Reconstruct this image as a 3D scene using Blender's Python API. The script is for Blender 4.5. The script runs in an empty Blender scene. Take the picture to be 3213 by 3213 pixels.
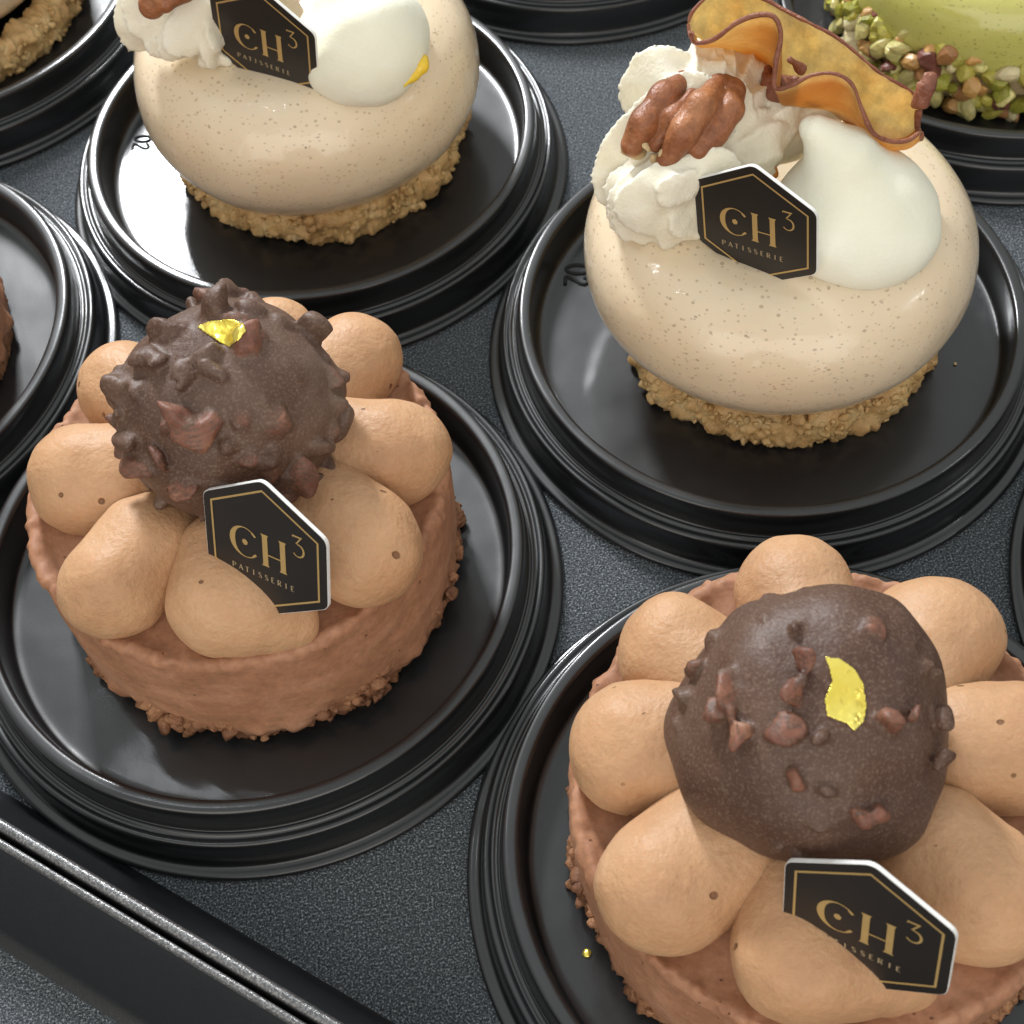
import bpy, math, random
import numpy as np
from mathutils import Vector, Matrix
from mathutils.bvhtree import BVHTree

# one scene unit = 5 cm (a dessert lid has a radius of one unit)
sc = bpy.context.scene
sc.unit_settings.system = 'METRIC'
sc.unit_settings.scale_length = 0.05
COL = sc.collection

# ------------------------------------------------------------------ camera
PITCH, ROLL, CAMH, FPX = 0.99888, -0.11300, 4.26757, 4631.4
_f = np.array([0, math.cos(PITCH), -math.sin(PITCH)])
_r0 = np.array([1.0, 0, 0]); _u0 = np.cross(_r0, _f)
_r = math.cos(ROLL) * _r0 + math.sin(ROLL) * _u0
_u = -math.sin(ROLL) * _r0 + math.cos(ROLL) * _u0
cam = bpy.data.cameras.new('camera')
cam.sensor_width = 36; cam.lens = 36 * FPX / 3213.0
cam.clip_start = 0.05; cam.clip_end = 200
cam.dof.use_dof = True; cam.dof.focus_distance = 4.3; cam.dof.aperture_fstop = 2.6
camo = bpy.data.objects.new('camera', cam); COL.objects.link(camo)
M = Matrix(((_r[0], _u[0], -_f[0], 0), (_r[1], _u[1], -_f[1], 0), (_r[2], _u[2], -_f[2], CAMH), (0, 0, 0, 1)))
camo.matrix_world = M
sc.camera = camo


def at(px, py, z):
    """surveyed point of the photograph (1932 px wide) taken back to the height z"""
    px *= 3213 / 1932; py *= 3213 / 1932
    d = _f * FPX + _r * (px - 1606.5) - _u * (py - 1606.5)
    t = (z - CAMH) / d[2]
    return np.array([0, 0, CAMH]) + t * d


def ray(px, py):
    px *= 3213 / 1932; py *= 3213 / 1932
    d = _f * FPX + _r * (px - 1606.5) - _u * (py - 1606.5)
    return d / np.linalg.norm(d)


# ------------------------------------------------------------------ light
world = bpy.data.worlds.new('World'); sc.world = world; world.use_nodes = True
bg = world.node_tree.nodes['Background']
bg.inputs['Color'].default_value = (1.0, 0.95, 0.88, 1); bg.inputs['Strength'].default_value = 0.44


def area(name, loc, look, sx, sy, power, col=(1, 1, 1)):
    L = bpy.data.lights.new(name, 'AREA'); L.shape = 'RECTANGLE'; L.size = sx; L.size_y = sy
    L.energy = power; L.color = col
    o = bpy.data.objects.new(name, L); COL.objects.link(o)
    o.location = loc
    o.rotation_euler = (Vector(look) - Vector(loc)).to_track_quat('-Z', 'Y').to_euler()
    return o


area('ceiling_light', (0.5, 5.0, 9), (0.5, 5.0, 0), 20, 19, 480, (0.80, 0.93, 1.0))
area('back_key_light', (-3.0, 13.2, 8.6), (-0.3, 3.2, 0.3), 1.3, 3.0, 2200, (0.95, 0.975, 1.0))
area('front_fill_light', (-2.5, -8.5, 7.0), (0, 2.8, 0.5), 17, 10, 1060, (1.0, 0.94, 0.86))  # added soft fill behind the camera, lifts the cake fronts
area('led_strip_light', (-2.6, 4.6, 6.4), (0, 3, 0.6), 0.09, 1.0, 10, (0.9, 0.95, 1.0))
area('led_strip_light', (7.0, 0.9, 4.4), (0.8, 3, 0.6), 1.5, 0.09, 45, (0.95, 0.97, 1.0))

vs = sc.view_settings
vs.view_transform = 'Standard'; vs.look = 'None'; vs.exposure = 0.08; vs.gamma = 1.0; vs.use_curve_mapping = False


# ------------------------------------------------------------------ helpers
def link(name, me, mat, parent=None, smooth=True):
    if mat is not None: me.materials.append(mat)
    if smooth: me.polygons.foreach_set('use_smooth', [True] * len(me.polygons))
    o = bpy.data.objects.new(name, me); COL.objects.link(o)
    if parent is not None: o.parent = parent
    return o


def mesh(name, V, F):
    me = bpy.data.meshes.new(name)
    me.from_pydata([tuple(map(float, v)) for v in V], [], [tuple(map(int, f)) for f in F])
    me.update(); return me


def thing(name, label, cat, loc=(0, 0, 0), rz=0, group=None):
    o = bpy.data.objects.new(name, None); COL.objects.link(o)
    o.empty_display_size = 0.2
    o.location = tuple(map(float, loc)); o.rotation_euler = (0, 0, rz)
    tag(o, label, cat, group); return o


def tag(o, label, cat, group=None):
    o['label'] = label; o['category'] = cat
    if group: o['group'] = group


def copy_tree(o, parent=None):
    c = o.copy(); COL.objects.link(c); c.parent = parent
    for ch in [x for x in bpy.data.objects if x.parent == o]:
        copy_tree(ch, c)
    return c


def hash3(ix, iy, iz, seed):
    n = (ix * 73856093) ^ (iy * 19349663) ^ (iz * 83492791) ^ (seed * 2654435)
    n = (n ^ (n >> 13)) * 1274126177 & 0x7fffffff
    n = (n ^ (n >> 16)) * 1103515245 & 0x7fffffff
    return (n & 0xffff) / 65535.0 * 2 - 1


def vnoise(P, scale, seed=0):
    p = np.asarray(P, float) * scale + 100.37
    i = np.floor(p).astype(np.int64); f = p - i; f = f * f * f * (f * (f * 6 - 15) + 10)
    out = 0
    for dx in (0, 1):
        for dy in (0, 1):
            for dz in (0, 1):
                w = (f[..., 0] if dx else 1 - f[..., 0]) * (f[..., 1] if dy else 1 - f[..., 1]) * (f[..., 2] if dz else 1 - f[..., 2])
                out = out + w * hash3(i[..., 0] + dx, i[..., 1] + dy, i[..., 2] + dz, seed)
    return out


def fbm(P, scale, seed=0, o=3):
    return sum(vnoise(P, scale * 2.03 ** k, seed + k * 7) * 0.5 ** k for k in range(o))


def revolve(prof, n=128, disp=None):
    """prof: list of (r,z); a first or last r of 0 becomes a pole. disp(P, N, k) gives offset along the normal"""
    prof = np.array(prof, float); m = len(prof)
    a = np.linspace(0, 2 * math.pi, n, endpoint=False)
    V = np.zeros((m, n, 3))
    V[..., 0] = prof[:, 0, None] * np.cos(a); V[..., 1] = prof[:, 0, None] * np.sin(a); V[..., 2] = prof[:, 1, None]
    if disp is not None:
        t = np.gradient(prof, axis=0); t /= np.linalg.norm(t, axis=1)[:, None] + 1e-9
        nr, nz = -t[:, 1], t[:, 0]          # left of the direction of travel
        N = np.zeros_like(V); N[..., 0] = nr[:, None] * np.cos(a); N[..., 1] = nr[:, None] * np.sin(a); N[..., 2] = nz[:, None]
        V = V + N * disp(V, N)[..., None]
    F = []
    for i in range(m - 1):
        for j in range(n):
            k = (j + 1) % n
            F.append((i * n + j, i * n + k, (i + 1) * n + k, (i + 1) * n + j))
    return V.reshape(-1, 3), F


def rings(prof, sub):
    """catmull-rom resample of a profile"""
    p = np.array(prof, float); q = np.vstack([2 * p[0] - p[1], p, 2 * p[-1] - p[-2]])
    out = []
    for i in range(1, len(q) - 2):
        for s in range(sub):
            t = s / sub
            out.append(0.5 * ((2 * q[i]) + (-q[i - 1] + q[i + 1]) * t + (2 * q[i - 1] - 5 * q[i] + 4 * q[i + 1] - q[i + 2]) * t * t + (-q[i - 1] + 3 * q[i] - 3 * q[i + 1] + q[i + 2]) * t ** 3))
    out.append(q[-2]); return out


# ---- implicit shapes: a grid of distances turned into one smooth mesh
def nets(F, org, h):
    S = F < 0
    nx, ny, nz = F.shape
    acc = np.zeros((nx - 1, ny - 1, nz - 1, 3)); cnt = np.zeros((nx - 1, ny - 1, nz - 1))
    def sl(o): return tuple(slice(o[a], o[a] + (nx - 1, ny - 1, nz - 1)[a]) for a in range(3))
    for ax in range(3):
        ot = [a for a in range(3) if a != ax]
        for b in (0, 1):
            for c in (0, 1):
                o0 = [0, 0, 0]; o0[ot[0]] = b; o0[ot[1]] = c
                o1 = list(o0); o1[ax] = 1
                A, B = F[sl(o0)], F[sl(o1)]
                m = (A < 0) != (B < 0)
                t = np.where(m, A / np.where(m, A - B, 1), 0)
                for a in range(3):
                    acc[..., a] += np.where(m, (t if a == ax else o0[a]), 0)
                cnt += m
    act = cnt > 0
    idx = -np.ones(act.shape, int); idx[act] = np.arange(act.sum())
    base = np.argwhere(act)
    V = (base + acc[act] / cnt[act][:, None]) * h + np.array(org)
    quads = []
    for ax in range(3):
        ot = [(ax + 1) % 3, (ax + 2) % 3]
        s0 = [slice(None)] * 3; s1 = [slice(None)] * 3; s0[ax] = slice(0, -1); s1[ax] = slice(1, None)
        e = S[tuple(s0)] != S[tuple(s1)]; ins = S[tuple(s0)]
        P = np.argwhere(e)
        ok = (P[:, ot[0]] > 0) & (P[:, ot[0]] < F.shape[ot[0]] - 1) & (P[:, ot[1]] > 0) & (P[:, ot[1]] < F.shape[ot[1]] - 1)
        P = P[ok]
        def cell(d0, d1):
            Q = P.copy(); Q[:, ot[0]] -= d0; Q[:, ot[1]] -= d1
            return idx[Q[:, 0], Q[:, 1], Q[:, 2]]
        q = np.stack([cell(1, 1), cell(0, 1), cell(0, 0), cell(1, 0)], 1)
        flip = ~ins[P[:, 0], P[:, 1], P[:, 2]]
        q[flip] = q[flip][:, ::-1]
        quads.append(q)
    return V, np.vstack(quads)


def smin(a, b, k):
    hh = np.clip(0.5 + 0.5 * (b - a) / k, 0, 1)
    return b + (a - b) * hh - k * hh * (1 - hh)


def grid(lo, hi, h):
    lo = np.array(lo, float) - 2 * h; hi = np.array(hi, float) + 2 * h
    n = np.ceil((hi - lo) / h).astype(int) + 1
    G = np.stack(np.meshgrid(*[lo[a] + np.arange(n[a]) * h for a in range(3)], indexing='ij'), -1)
    return G, lo


def cone(G, a, b, ra, rb):
    a = np.array(a, float); b = np.array(b, float); ba = b - a; L = ba @ ba + 1e-9
    t = np.clip(((G - a) @ ba) / L, 0, 1)
    d = np.linalg.norm(G - a - t[..., None] * ba, axis=-1)
    ts = t * t * (3 - 2 * t)
    return d - (ra + (rb - ra) * ts)


def chain(G, pts, k=0.03):
    """pts: (x,y,z,r) list"""
    D = None
    for p, q in zip(pts[:-1], pts[1:]):
        d = cone(G, p[:3], q[:3], p[3], q[3])
        D = d if D is None else smin(D, d, k)
    return D


def ellip(G, c, r):
    q = (G - np.array(c)) / np.array(r); k = np.linalg.norm(q, axis=-1)
    return (k - 1) * min(r)


def blend_body(chains, h, k_in=0.03, k_out=0.01, extra=None, noise=None, pad=0.0):
    P = np.array([p for c in chains for p in c])
    lo = (P[:, :3] - P[:, 3:4]).min(0) - pad; hi = (P[:, :3] + P[:, 3:4]).max(0) + pad
    G, o = grid(lo, hi, h)
    D = None
    for c in chains:
        d = chain(G, c, k_in) if len(c) > 1 else np.linalg.norm(G - np.array(c[0][:3]), axis=-1) - c[0][3]
        D = d if D is None else smin(D, d, k_out)
    if extra is not None: D = extra(G, D)
    if noise is not None: D = D + noise(G)
    return nets(D, o, h)


def px(lst):
    """(px,py,z,r) -> (x,y,z,r)"""
    return [tuple(at(a, b, z)) + (r,) for a, b, z, r in lst]


# ------------------------------------------------------------------ materials
def newmat(name):
    m = bpy.data.materials.new(name); m.use_nodes = True
    nt = m.node_tree; b = nt.nodes['Principled BSDF']
    return m, nt, b


class NT:
    def __init__(s, nt): s.nt = nt; s.tc = None
    def n(s, t, **kw):
        x = s.nt.nodes.new(t)
        for k, v in kw.items():
            if k.startswith('_'): setattr(x, k[1:], v)
        return x
    def l(s, a, b): s.nt.links.new(a, b)
    def co(s, scale=None):
        if s.tc is None: s.tc = s.n('ShaderNodeTexCoord')
        if scale is None: return s.tc.outputs['Object']
        mp = s.n('ShaderNodeMapping'); mp.inputs['Scale'].default_value = scale
        s.l(s.tc.outputs['Object'], mp.inputs['Vector']); return mp.outputs['Vector']
    def noise(s, scale, detail=3, rough=.5, vec=None):
        x = s.n('ShaderNodeTexNoise'); x.inputs['Scale'].default_value = scale; x.inputs['Detail'].default_value = detail
        x.inputs['Roughness'].default_value = rough
        s.l(vec if vec is not None else s.co(), x.inputs['Vector']); return x.outputs['Fac']
    def vor(s, scale, vec=None, feature='F1'):
        x = s.n('ShaderNodeTexVoronoi', _feature=feature); x.inputs['Scale'].default_value = scale
        s.l(vec if vec is not None else s.co(), x.inputs['Vector']); return x
    def ramp(s, src, pts):
        x = s.n('ShaderNodeValToRGB'); e = x.color_ramp.elements
        while len(e) > 1: e.remove(e[-1])
        for i, (p, c) in enumerate(pts):
            if i == 0: e[0].position = p
            el = e[0] if i == 0 else e.new(p)
            el.color = (c[0], c[1], c[2], 1) if hasattr(c, '__len__') else (c, c, c, 1)
        s.l(src, x.inputs['Fac']); return x.outputs['Color']
    def math(s, op, a, b=None, clamp=False):
        x = s.n('ShaderNodeMath', _operation=op); x.use_clamp = clamp
        for i, v in enumerate((a, b)):
            if v is None: continue
            if isinstance(v, (int, float)): x.inputs[i].default_value = v
            else: s.l(v, x.inputs[i])
        return x.outputs[0]
    def mix(s, fac, a, b, mode='MIX'):
        x = s.n('ShaderNodeMix', _data_type='RGBA', _blend_type=mode)
        for i, v in ((0, fac), (6, a), (7, b)):
            if isinstance(v, (int, float)): x.inputs[i].default_value = v
            elif isinstance(v, tuple): x.inputs[i].default_value = (v[0], v[1], v[2], 1)
            else: s.l(v, x.inputs[i])
        return x.outputs[2]
    def bump(s, h, strength, dist, prev=None):
        x = s.n('ShaderNodeBump'); x.inputs['Strength'].default_value = strength; x.inputs['Distance'].default_value = dist
        s.l(h, x.inputs['Height'])
        if prev is not None: s.l(prev, x.inputs['Normal'])
        return x.outputs['Normal']
    def attr(s, name):
        x = s.n('ShaderNodeAttribute'); x.attribute_name = name; return x


def setp(b, **kw):
    for k, v in kw.items():
        k = k.replace('_', ' ')
        if k not in b.inputs: continue
        b.inputs[k].default_value = (v[0], v[1], v[2], 1) if isinstance(v, tuple) and len(v) == 3 and b.inputs[k].type == 'RGBA' else v


def dots(t, scale, rad, keep, vec=None):
    """mask of scattered dots: 1 in a dot. keep = share of the cells that have one"""
    v = t.vor(scale, vec)
    sep = t.n('ShaderNodeSeparateColor'); t.l(v.outputs['Color'], sep.inputs[0])
    on = t.math('LESS_THAN', sep.outputs[0], keep)
    size = t.math('MULTIPLY', t.math('ADD', sep.outputs[1], 0.35), rad)
    d = t.math('DIVIDE', v.outputs['Distance'], size)
    m = t.math('SUBTRACT', 1.25, d, True)
    m = t.math('MULTIPLY', m, 2.2, True)
    return t.math('MULTIPLY', m, on), sep.outputs[2]


def m_lid():
    m, nt, b = newmat('black_gloss_plastic'); t = NT(nt)
    setp(b, Base_Color=(.006, .0066, .0075), IOR=1.52, Coat_Weight=.55, Coat_Roughness=.13, Coat_IOR=1.5)
    n1 = t.noise(3.0, 2); n2 = t.noise(160, 2)
    t.l(t.ramp(t.noise(7, 4), [(0.3, .36), (.75, .43)]), b.inputs['Roughness'])
    nb = t.bump(n1, .20, .03); nb = t.bump(n2, .04, .004, nb)
    t.l(nb, b.inputs['Normal']); t.l(nb, b.inputs['Coat Normal']); return m


def m_tray(floor=True):
    m, nt, b = newmat('textured_black_tray' if floor else 'smooth_tray_edge'); t = NT(nt)
    if floor:
        setp(b, Base_Color=(.03, .033, .037), IOR=1.5, Specular_IOR_Level=.07)
        v = t.noise(105, 2, .65); v2 = t.noise(30, 2, .5)
        s = t.ramp(v, [(.38, 0), (.60, .5), (.70, 1)])
        t.l(t.ramp(v2, [(.3, .44), (.7, .6)]), b.inputs['Roughness'])
        fl = t.noise(150, 2, .65)
        t.l(t.ramp(fl, [(.38, (.042, .048, .053)), (.54, (.105, .117, .128)), (.68, (.34, .37, .40))]), b.inputs['Base Color'])
        nb = t.bump(s, .7, .014); nb = t.bump(v2, .4, .015, nb)
    else:
        setp(b, Base_Color=(.013, .014, .016), IOR=1.5, Roughness=.33)
        nb = t.bump(t.noise(90, 2), .12, .006)
    t.l(nb, b.inputs['Normal']); return m


def m_rim():
    m, nt, b = newmat('worn_tray_rim'); t = NT(nt)
    v = t.noise(150, 3, .6)
    t.l(t.ramp(v, [(.40, (.10, .10, .105)), (.60, (.21, .21, .205)), (.72, (.42, .41, .40))]), b.inputs['Base Color'])
    setp(b, Roughness=.28, Metallic=.55)
    t.l(t.bump(v, .35, .006), b.inputs['Normal']); return m


def m_glaze(name, col, col2, speck, green=False):
    m, nt, b = newmat(name); t = NT(nt)
    big = t.noise(2.2, 3)
    base = t.mix(t.ramp(big, [(.35, 0), (.68, 1)]), col, col2)
    warp = t.noise(6, 2)
    w = t.n('ShaderNodeMapping'); w.inputs['Scale'].default_value = (.8, .8, 1.5); t.l(t.co(), w.inputs['Vector'])
    d1, r1 = dots(t, 36, .15, .75, w.outputs['Vector'])
    d2, _ = dots(t, 62, .22, .7, w.outputs['Vector'])
    d3, _ = dots(t, 13, .045, .35)
    c = t.mix(t.math('MULTIPLY', d2, .42), base, speck)
    c = t.mix(t.math('MULTIPLY', d1, .52), c, speck)
    c = t.mix(t.math('MULTIPLY', d3, .75), c, (speck[0] * .5, speck[1] * .4, speck[2] * .4))
    t.l(c, b.inputs['Base Color'])
    setp(b, Roughness=.32, IOR=1.42, Subsurface_Weight=.35, Subsurface_Scale=.06, Coat_Weight=.8, Coat_Roughness=.02, Coat_IOR=1.45)
    b.inputs['Subsurface Radius'].default_value = (1, .6, .35)
    nb = t.bump(t.noise(4.5, 3), .22, .05); nb = t.bump(t.noise(15, 2), .10, .02, nb)
    t.l(nb, b.inputs['Normal'])
    cb = t.bump(t.noise(3.2, 2), .30, .05); cb = t.bump(t.noise(13, 3), .28, .02, cb)
    t.l(cb, b.inputs['Coat Normal']); return m


def m_food(name, cols, scale, rough=.55, bumps=((40, .3, .01),), sss=.15, spec=.5, coat=0, pores=None, pore_col=(.12, .05, .03), sssr=(1, .5, .3), sss_scale=.04, fine=None):
    m, nt, b = newmat(name); t = NT(nt)
    n = t.noise(scale, 5, .6)
    k = len(cols)
    c = t.ramp(n, [(.28 + .44 * i / (k - 1), cc) for i, cc in enumerate(cols)])
    setp(b, Roughness=rough, Subsurface_Weight=sss, Subsurface_Scale=sss_scale, Specular_IOR_Level=spec, Coat_Weight=coat, Coat_Roughness=.12)
    b.inputs['Subsurface Radius'].default_value = sssr
    nb = None
    for sc_, st, di in bumps:
        nb = t.bump(t.noise(sc_, 3, .6), st, di, nb)
    if fine:
        f = t.ramp(t.noise(fine[0], 3, .7), [(.35, 1 - fine[1]), (.65, 1 + 0 * fine[1])])
        c = t.mix(1.0, c, f, 'MULTIPLY')
    if pores:
        w = t.n('ShaderNodeMapping'); w.inputs['Scale'].default_value = (1, 1.35, .8); w.inputs['Rotation'].default_value = (.3, .5, .8)
        t.l(t.co(), w.inputs['Vector'])
        d, r = dots(t, pores[0], pores[1], pores[2], w.outputs['Vector'])
        c = t.mix(t.math('MULTIPLY', d, .8), c, pore_col)
        inv = t.math('SUBTRACT', 1, d)
        nb = t.bump(inv, .8, .02, nb)
    t.l(c, b.inputs['Base Color'])
    t.l(nb, b.inputs['Normal']); return m


def streak(m, col, zs=5, sc=4, lo=.5, hi=.68, amt=.6):
    nt = m.node_tree; t = NT(nt); b = nt.nodes['Principled BSDF']
    n = t.noise(sc, 4, .65, t.co((1, 1, zs)))
    src = b.inputs['Base Color'].links[0].from_socket
    t.l(t.mix(t.ramp(n, [(lo, 0), (hi, amt)]), src, col), b.inputs['Base Color'])


MAT = {}
MAT['lid'] = m_lid(); MAT['tray'] = m_tray(); MAT['tray_wall'] = m_tray(False); MAT['rim'] = m_rim()
MAT['glaze'] = m_glaze('speckled_vanilla_glaze', (.71, .575, .40), (.75, .63, .455), (.27, .165, .09))
MAT['green'] = m_glaze('speckled_pistachio_glaze', (.50, .48, .12), (.58, .54, .17), (.17, .17, .03))
MAT['crumble'] = m_food('baked_crumble', [(.36, .20, .075), (.56, .36, .15), (.68, .49, .25)], 9, .5, ((30, .5, .02), (90, .45, .008)), .2, .45)
MAT['mousse'] = m_food('chocolate_mousse', [(.31, .145, .078), (.39, .19, .105), (.48, .255, .155)], 4.5, .62, ((9, .25, .02), (60, .3, .006)), .15, .35, pores=(26, .09, .35), pore_col=(.16, .065, .035), fine=(45, .2))
streak(MAT['mousse'], (.50, .28, .17), 2.2, 4.5, .52, .72, .5); streak(MAT['mousse'], (.22, .095, .05), 2.5, 7, .56, .74, .5)
MAT['biscuit'] = m_food('cocoa_biscuit', [(.11, .045, .024), (.24, .11, .055), (.42, .22, .11)], 10, .6, ((30, .6, .02), (100, .5, .008)), .05, .35)
MAT['cream_choc'] = m_food('caramel_chocolate_cream', [(.45, .245, .128), (.53, .305, .162), (.59, .36, .205)], 3.5, .50, ((9, .35, .02), (32, .28, .012), (70, .5, .007)), .3, .36, pores=(9.5, .085, 1.0), pore_col=(.15, .06, .025), fine=(60, .07))
MAT['white_cream'] = m_food('whipped_cream', [(.72, .66, .50), (.79, .745, .60), (.83, .80, .69)], 3.5, .75, ((24, .35, .012), (90, .5, .006)), .18, .18, sssr=(1, .85, .6), sss_scale=.07)
MAT['meringue'] = m_food('soft_white_cream_drop', [(.75, .735, .58), (.80, .79, .655), (.83, .82, .72)], 2.5, .85, ((9, .14, .02), (60, .3, .006), (130, .4, .004)), .18, .12, sssr=(1, .9, .65), sss_scale=.08)
MAT['pecan'] = m_food('roasted_pecan', [(.17, .055, .020), (.30, .105, .040), (.42, .175, .07)], 5, .45, ((18, .5, .02), (60, .4, .008)), .1, .45, fine=(30, .3))
MAT['pecan_cut'] = m_food('pale_nut_flesh', [(.42, .27, .12), (.58, .44, .24), (.66, .54, .33)], 12, .6, ((40, .5, .01),), .2, .4)
MAT['apple'] = m_food('dried_apple', [(.93, .62, .22), (.98, .80, .38), (.99, .88, .54)], 4, .5, ((12, .45, .03), (50, .4, .01)), .0, .45, fine=(22, .25))
MAT['peel'] = m_food('dried_apple_peel', [(.14, .045, .028), (.22, .08, .045), (.30, .13, .07)], 10, .5, ((30, .7, .02),), .1, .4)
MAT['orange'] = m_food('amber_caramel', [(.45, .17, .03), (.6, .26, .05)], 8, .25, ((30, .4, .02),), .2, .5)
MAT['gel'] = m_food('yellow_fruit_gel', [(.75, .50, .03), (.82, .58, .06)], 8, .15, ((20, .3, .02),), .2, .5)

# translucency of the thin dried slice
_nt = MAT['apple'].node_tree; _b = _nt.nodes['Principled BSDF']
_tr = _nt.nodes.new('ShaderNodeBsdfTranslucent'); _mx = _nt.nodes.new('ShaderNodeMixShader'); _mx.inputs[0].default_value = .62
_t = NT(_nt); _c = _t.mix(_t.math('MULTIPLY', _t.attr('flap_shade').outputs['Fac'], .9, True), _b.inputs['Base Color'].links[0].from_socket, (.62, .30, .07))  # darker orange painted in for the shade on the front flap
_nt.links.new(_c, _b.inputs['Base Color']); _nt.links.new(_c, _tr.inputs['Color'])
_out = [n for n in _nt.nodes if n.type == 'OUTPUT_MATERIAL'][0]
_nt.links.new(_b.outputs[0], _mx.inputs[1]); _nt.links.new(_tr.outputs[0], _mx.inputs[2]); _nt.links.new(_mx.outputs[0], _out.inputs['Surface'])


def m_rocher():
    m, nt, b = newmat('nut_studded_chocolate'); t = NT(nt)
    n = t.noise(3.0, 4, .6)
    c = t.ramp(n, [(.3, (.066, .030, .019)), (.52, (.095, .049, .032)), (.72, (.14, .086, .060))])
    sp = t.noise(130, 2, .5)                     # sugar bloom, fine pale grain
    c = t.mix(t.ramp(sp, [(.50, 0), (.70, .26)]), c, (.32, .23, .17))
    cl = t.noise(2.1, 3, .5)
    c = t.mix(t.ramp(cl, [(.5, 0), (.8, .20)]), c, (.24, .19, .165))
    a = t.attr('nut')
    nc = t.ramp(t.noise(16, 3), [(.35, (.15, .05, .03)), (.6, (.25, .10, .06)), (.78, (.42, .22, .13))])
    c = t.mix(t.math('MULTIPLY', a.outputs['Fac'], .85, True), c, nc)
    t.l(c, b.inputs['Base Color'])
    setp(b, Roughness=.52, Specular_IOR_Level=.38)
    nb = t.bump(t.noise(12, 4, .6), .25, .03); nb = t.bump(t.noise(95, 2, .5), .25, .005, nb)
    t.l(nb, b.inputs['Normal']); return m


def m_gold():
    m, nt, b = newmat('gold_leaf'); t = NT(nt)
    n = t.noise(9, 4, .55)
    t.l(t.ramp(n, [(.3, (.85, .64, .08)), (.6, (.98, .84, .20))]), b.inputs['Base Color'])
    setp(b, Metallic=.85, Roughness=.28)
    t.l(t.bump(n, .8, .02), b.inputs['Normal']); return m


def m_nuts():
    m, nt, b = newmat('chopped_pistachio'); t = NT(nt)
    a = t.attr('nutcol')
    n = t.ramp(t.noise(20, 3), [(.3, .72), (.7, 1.0)])
    t.l(t.mix(1.0, a.outputs['Color'], n, 'MULTIPLY'), b.inputs['Base Color'])
    setp(b, Roughness=.38, Subsurface_Weight=.15, Subsurface_Scale=.03, Specular_IOR_Level=.5)
    t.l(t.bump(t.noise(35, 3), .4, .01), b.inputs['Normal']); return m


def plain(name, col, rough=.4, metal=0, spec=.5, bump=None):
    m, nt, b = newmat(name); t = NT(nt)
    n = t.noise(30, 3)
    k = .93
    t.l(t.ramp(n, [(.3, tuple(c * k for c in col)), (.7, col)]), b.inputs['Base Color'])
    setp(b, Roughness=rough, Metallic=metal, Specular_IOR_Level=spec)
    if bump: t.l(t.bump(t.noise(bump[0], 2), bump[1], .003), b.inputs['Normal'])
    return m


MAT['rocher'] = m_rocher(); MAT['gold'] = m_gold(); MAT['nuts'] = m_nuts()
MAT['card_white'] = plain('white_card', (.82, .82, .80), .4)
MAT['card_black'] = plain('black_printed_card', (.016, .0135, .012), .36, bump=(200, .05))
MAT['print_gold'] = plain('gold_print', (.50, .335, .13), .34, .25)
MAT['print_dim'] = plain('fine_gold_print', (.36, .28, .17), .4, .1)

MAT['stamp'] = plain('matte_moulded_plastic', (.016, .018, .018), .7, spec=.3)

# ------------------------------------------------------------------ trays
TD = np.array([.817, -.577]); TD /= np.linalg.norm(TD)      # along the rim
TN = np.array([TD[1], -TD[0]])                               # across, towards the viewer


def strip(prof, t0, t1, nseg=1):
    V = []; F = []
    for i in range(nseg + 1):
        t = t0 + (t1 - t0) * i / nseg
        for d, z in prof:
            p = TD * t + TN * d; V.append((p[0], p[1], z))
    m = len(prof)
    for i in range(nseg):
        for j in range(m - 1):
            F.append((i * m + j, i * m + j + 1, (i + 1) * m + j + 1, (i + 1) * m + j))
    return V, F


def tray(label, dfar, dnear, rim_near, rim_far, thick=.03):
    """floor from dfar to dnear, a sloping wall up to a rolled rim on each long side"""
    root = thing('display_tray', label, 'tray', (0, 0, 0))
    zt = .30
    V, F = strip([(dfar, 0), (dnear, 0)], -7, 7); link('tray_floor', mesh('tray_floor', V, F), MAT['tray'], root, False)
    s = 1 if rim_near > dnear else -1
    for d0, d1 in ((dnear, rim_near), (dfar, rim_far)):
        s = 1 if d1 > d0 else -1
        L = d1 - d0
        prof = [(d0, 0.0)] + [(d0 + L * x, zt * y) for x, y in ((.12, .03), (.22, .12), (.45, .40), (.8, .82), (.94, .955))] + [(d1 - s * .002, zt)]
        V, F = strip(prof, -7, 7); link('tray_wall', mesh('tray_wall', V, F), MAT['tray_wall'], root)
        w = thick
        prof = [(d1 - s * .002, zt), (d1 + s * w * .05, zt + .006), (d1 + s * w * .16, zt + .010), (d1 + s * w * .35, zt + .0115), (d1 + s * w * .65, zt + .0115), (d1 + s * w * .84, zt + .010), (d1 + s * w * .95, zt + .006), (d1 + s * w, zt), (d1 + s * w, zt - .20)]
        V, F = strip(prof, -7, 7, 1); link('tray_rim', mesh('tray_rim', V, F), MAT['rim'], root)
    for tt in (-7, 7):
        p = TD * tt
        a = p + TN * rim_far; c = p + TN * rim_near; e = TD * (.04 if tt > 0 else -.04)
        V = [(a[0], a[1], -.02), (c[0], c[1], -.02), (c[0], c[1], zt), (a[0], a[1], zt)]
        V += [(v[0] + e[0], v[1] + e[1], v[2]) for v in V]
        F = [(0, 1, 2, 3), (4, 7, 6, 5), (0, 4, 5, 1), (1, 5, 6, 2), (2, 6, 7, 3), (3, 7, 4, 0)]
        link('tray_wall', mesh('tray_end', V, F), MAT['tray_wall'], root, False)
    return root


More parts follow.
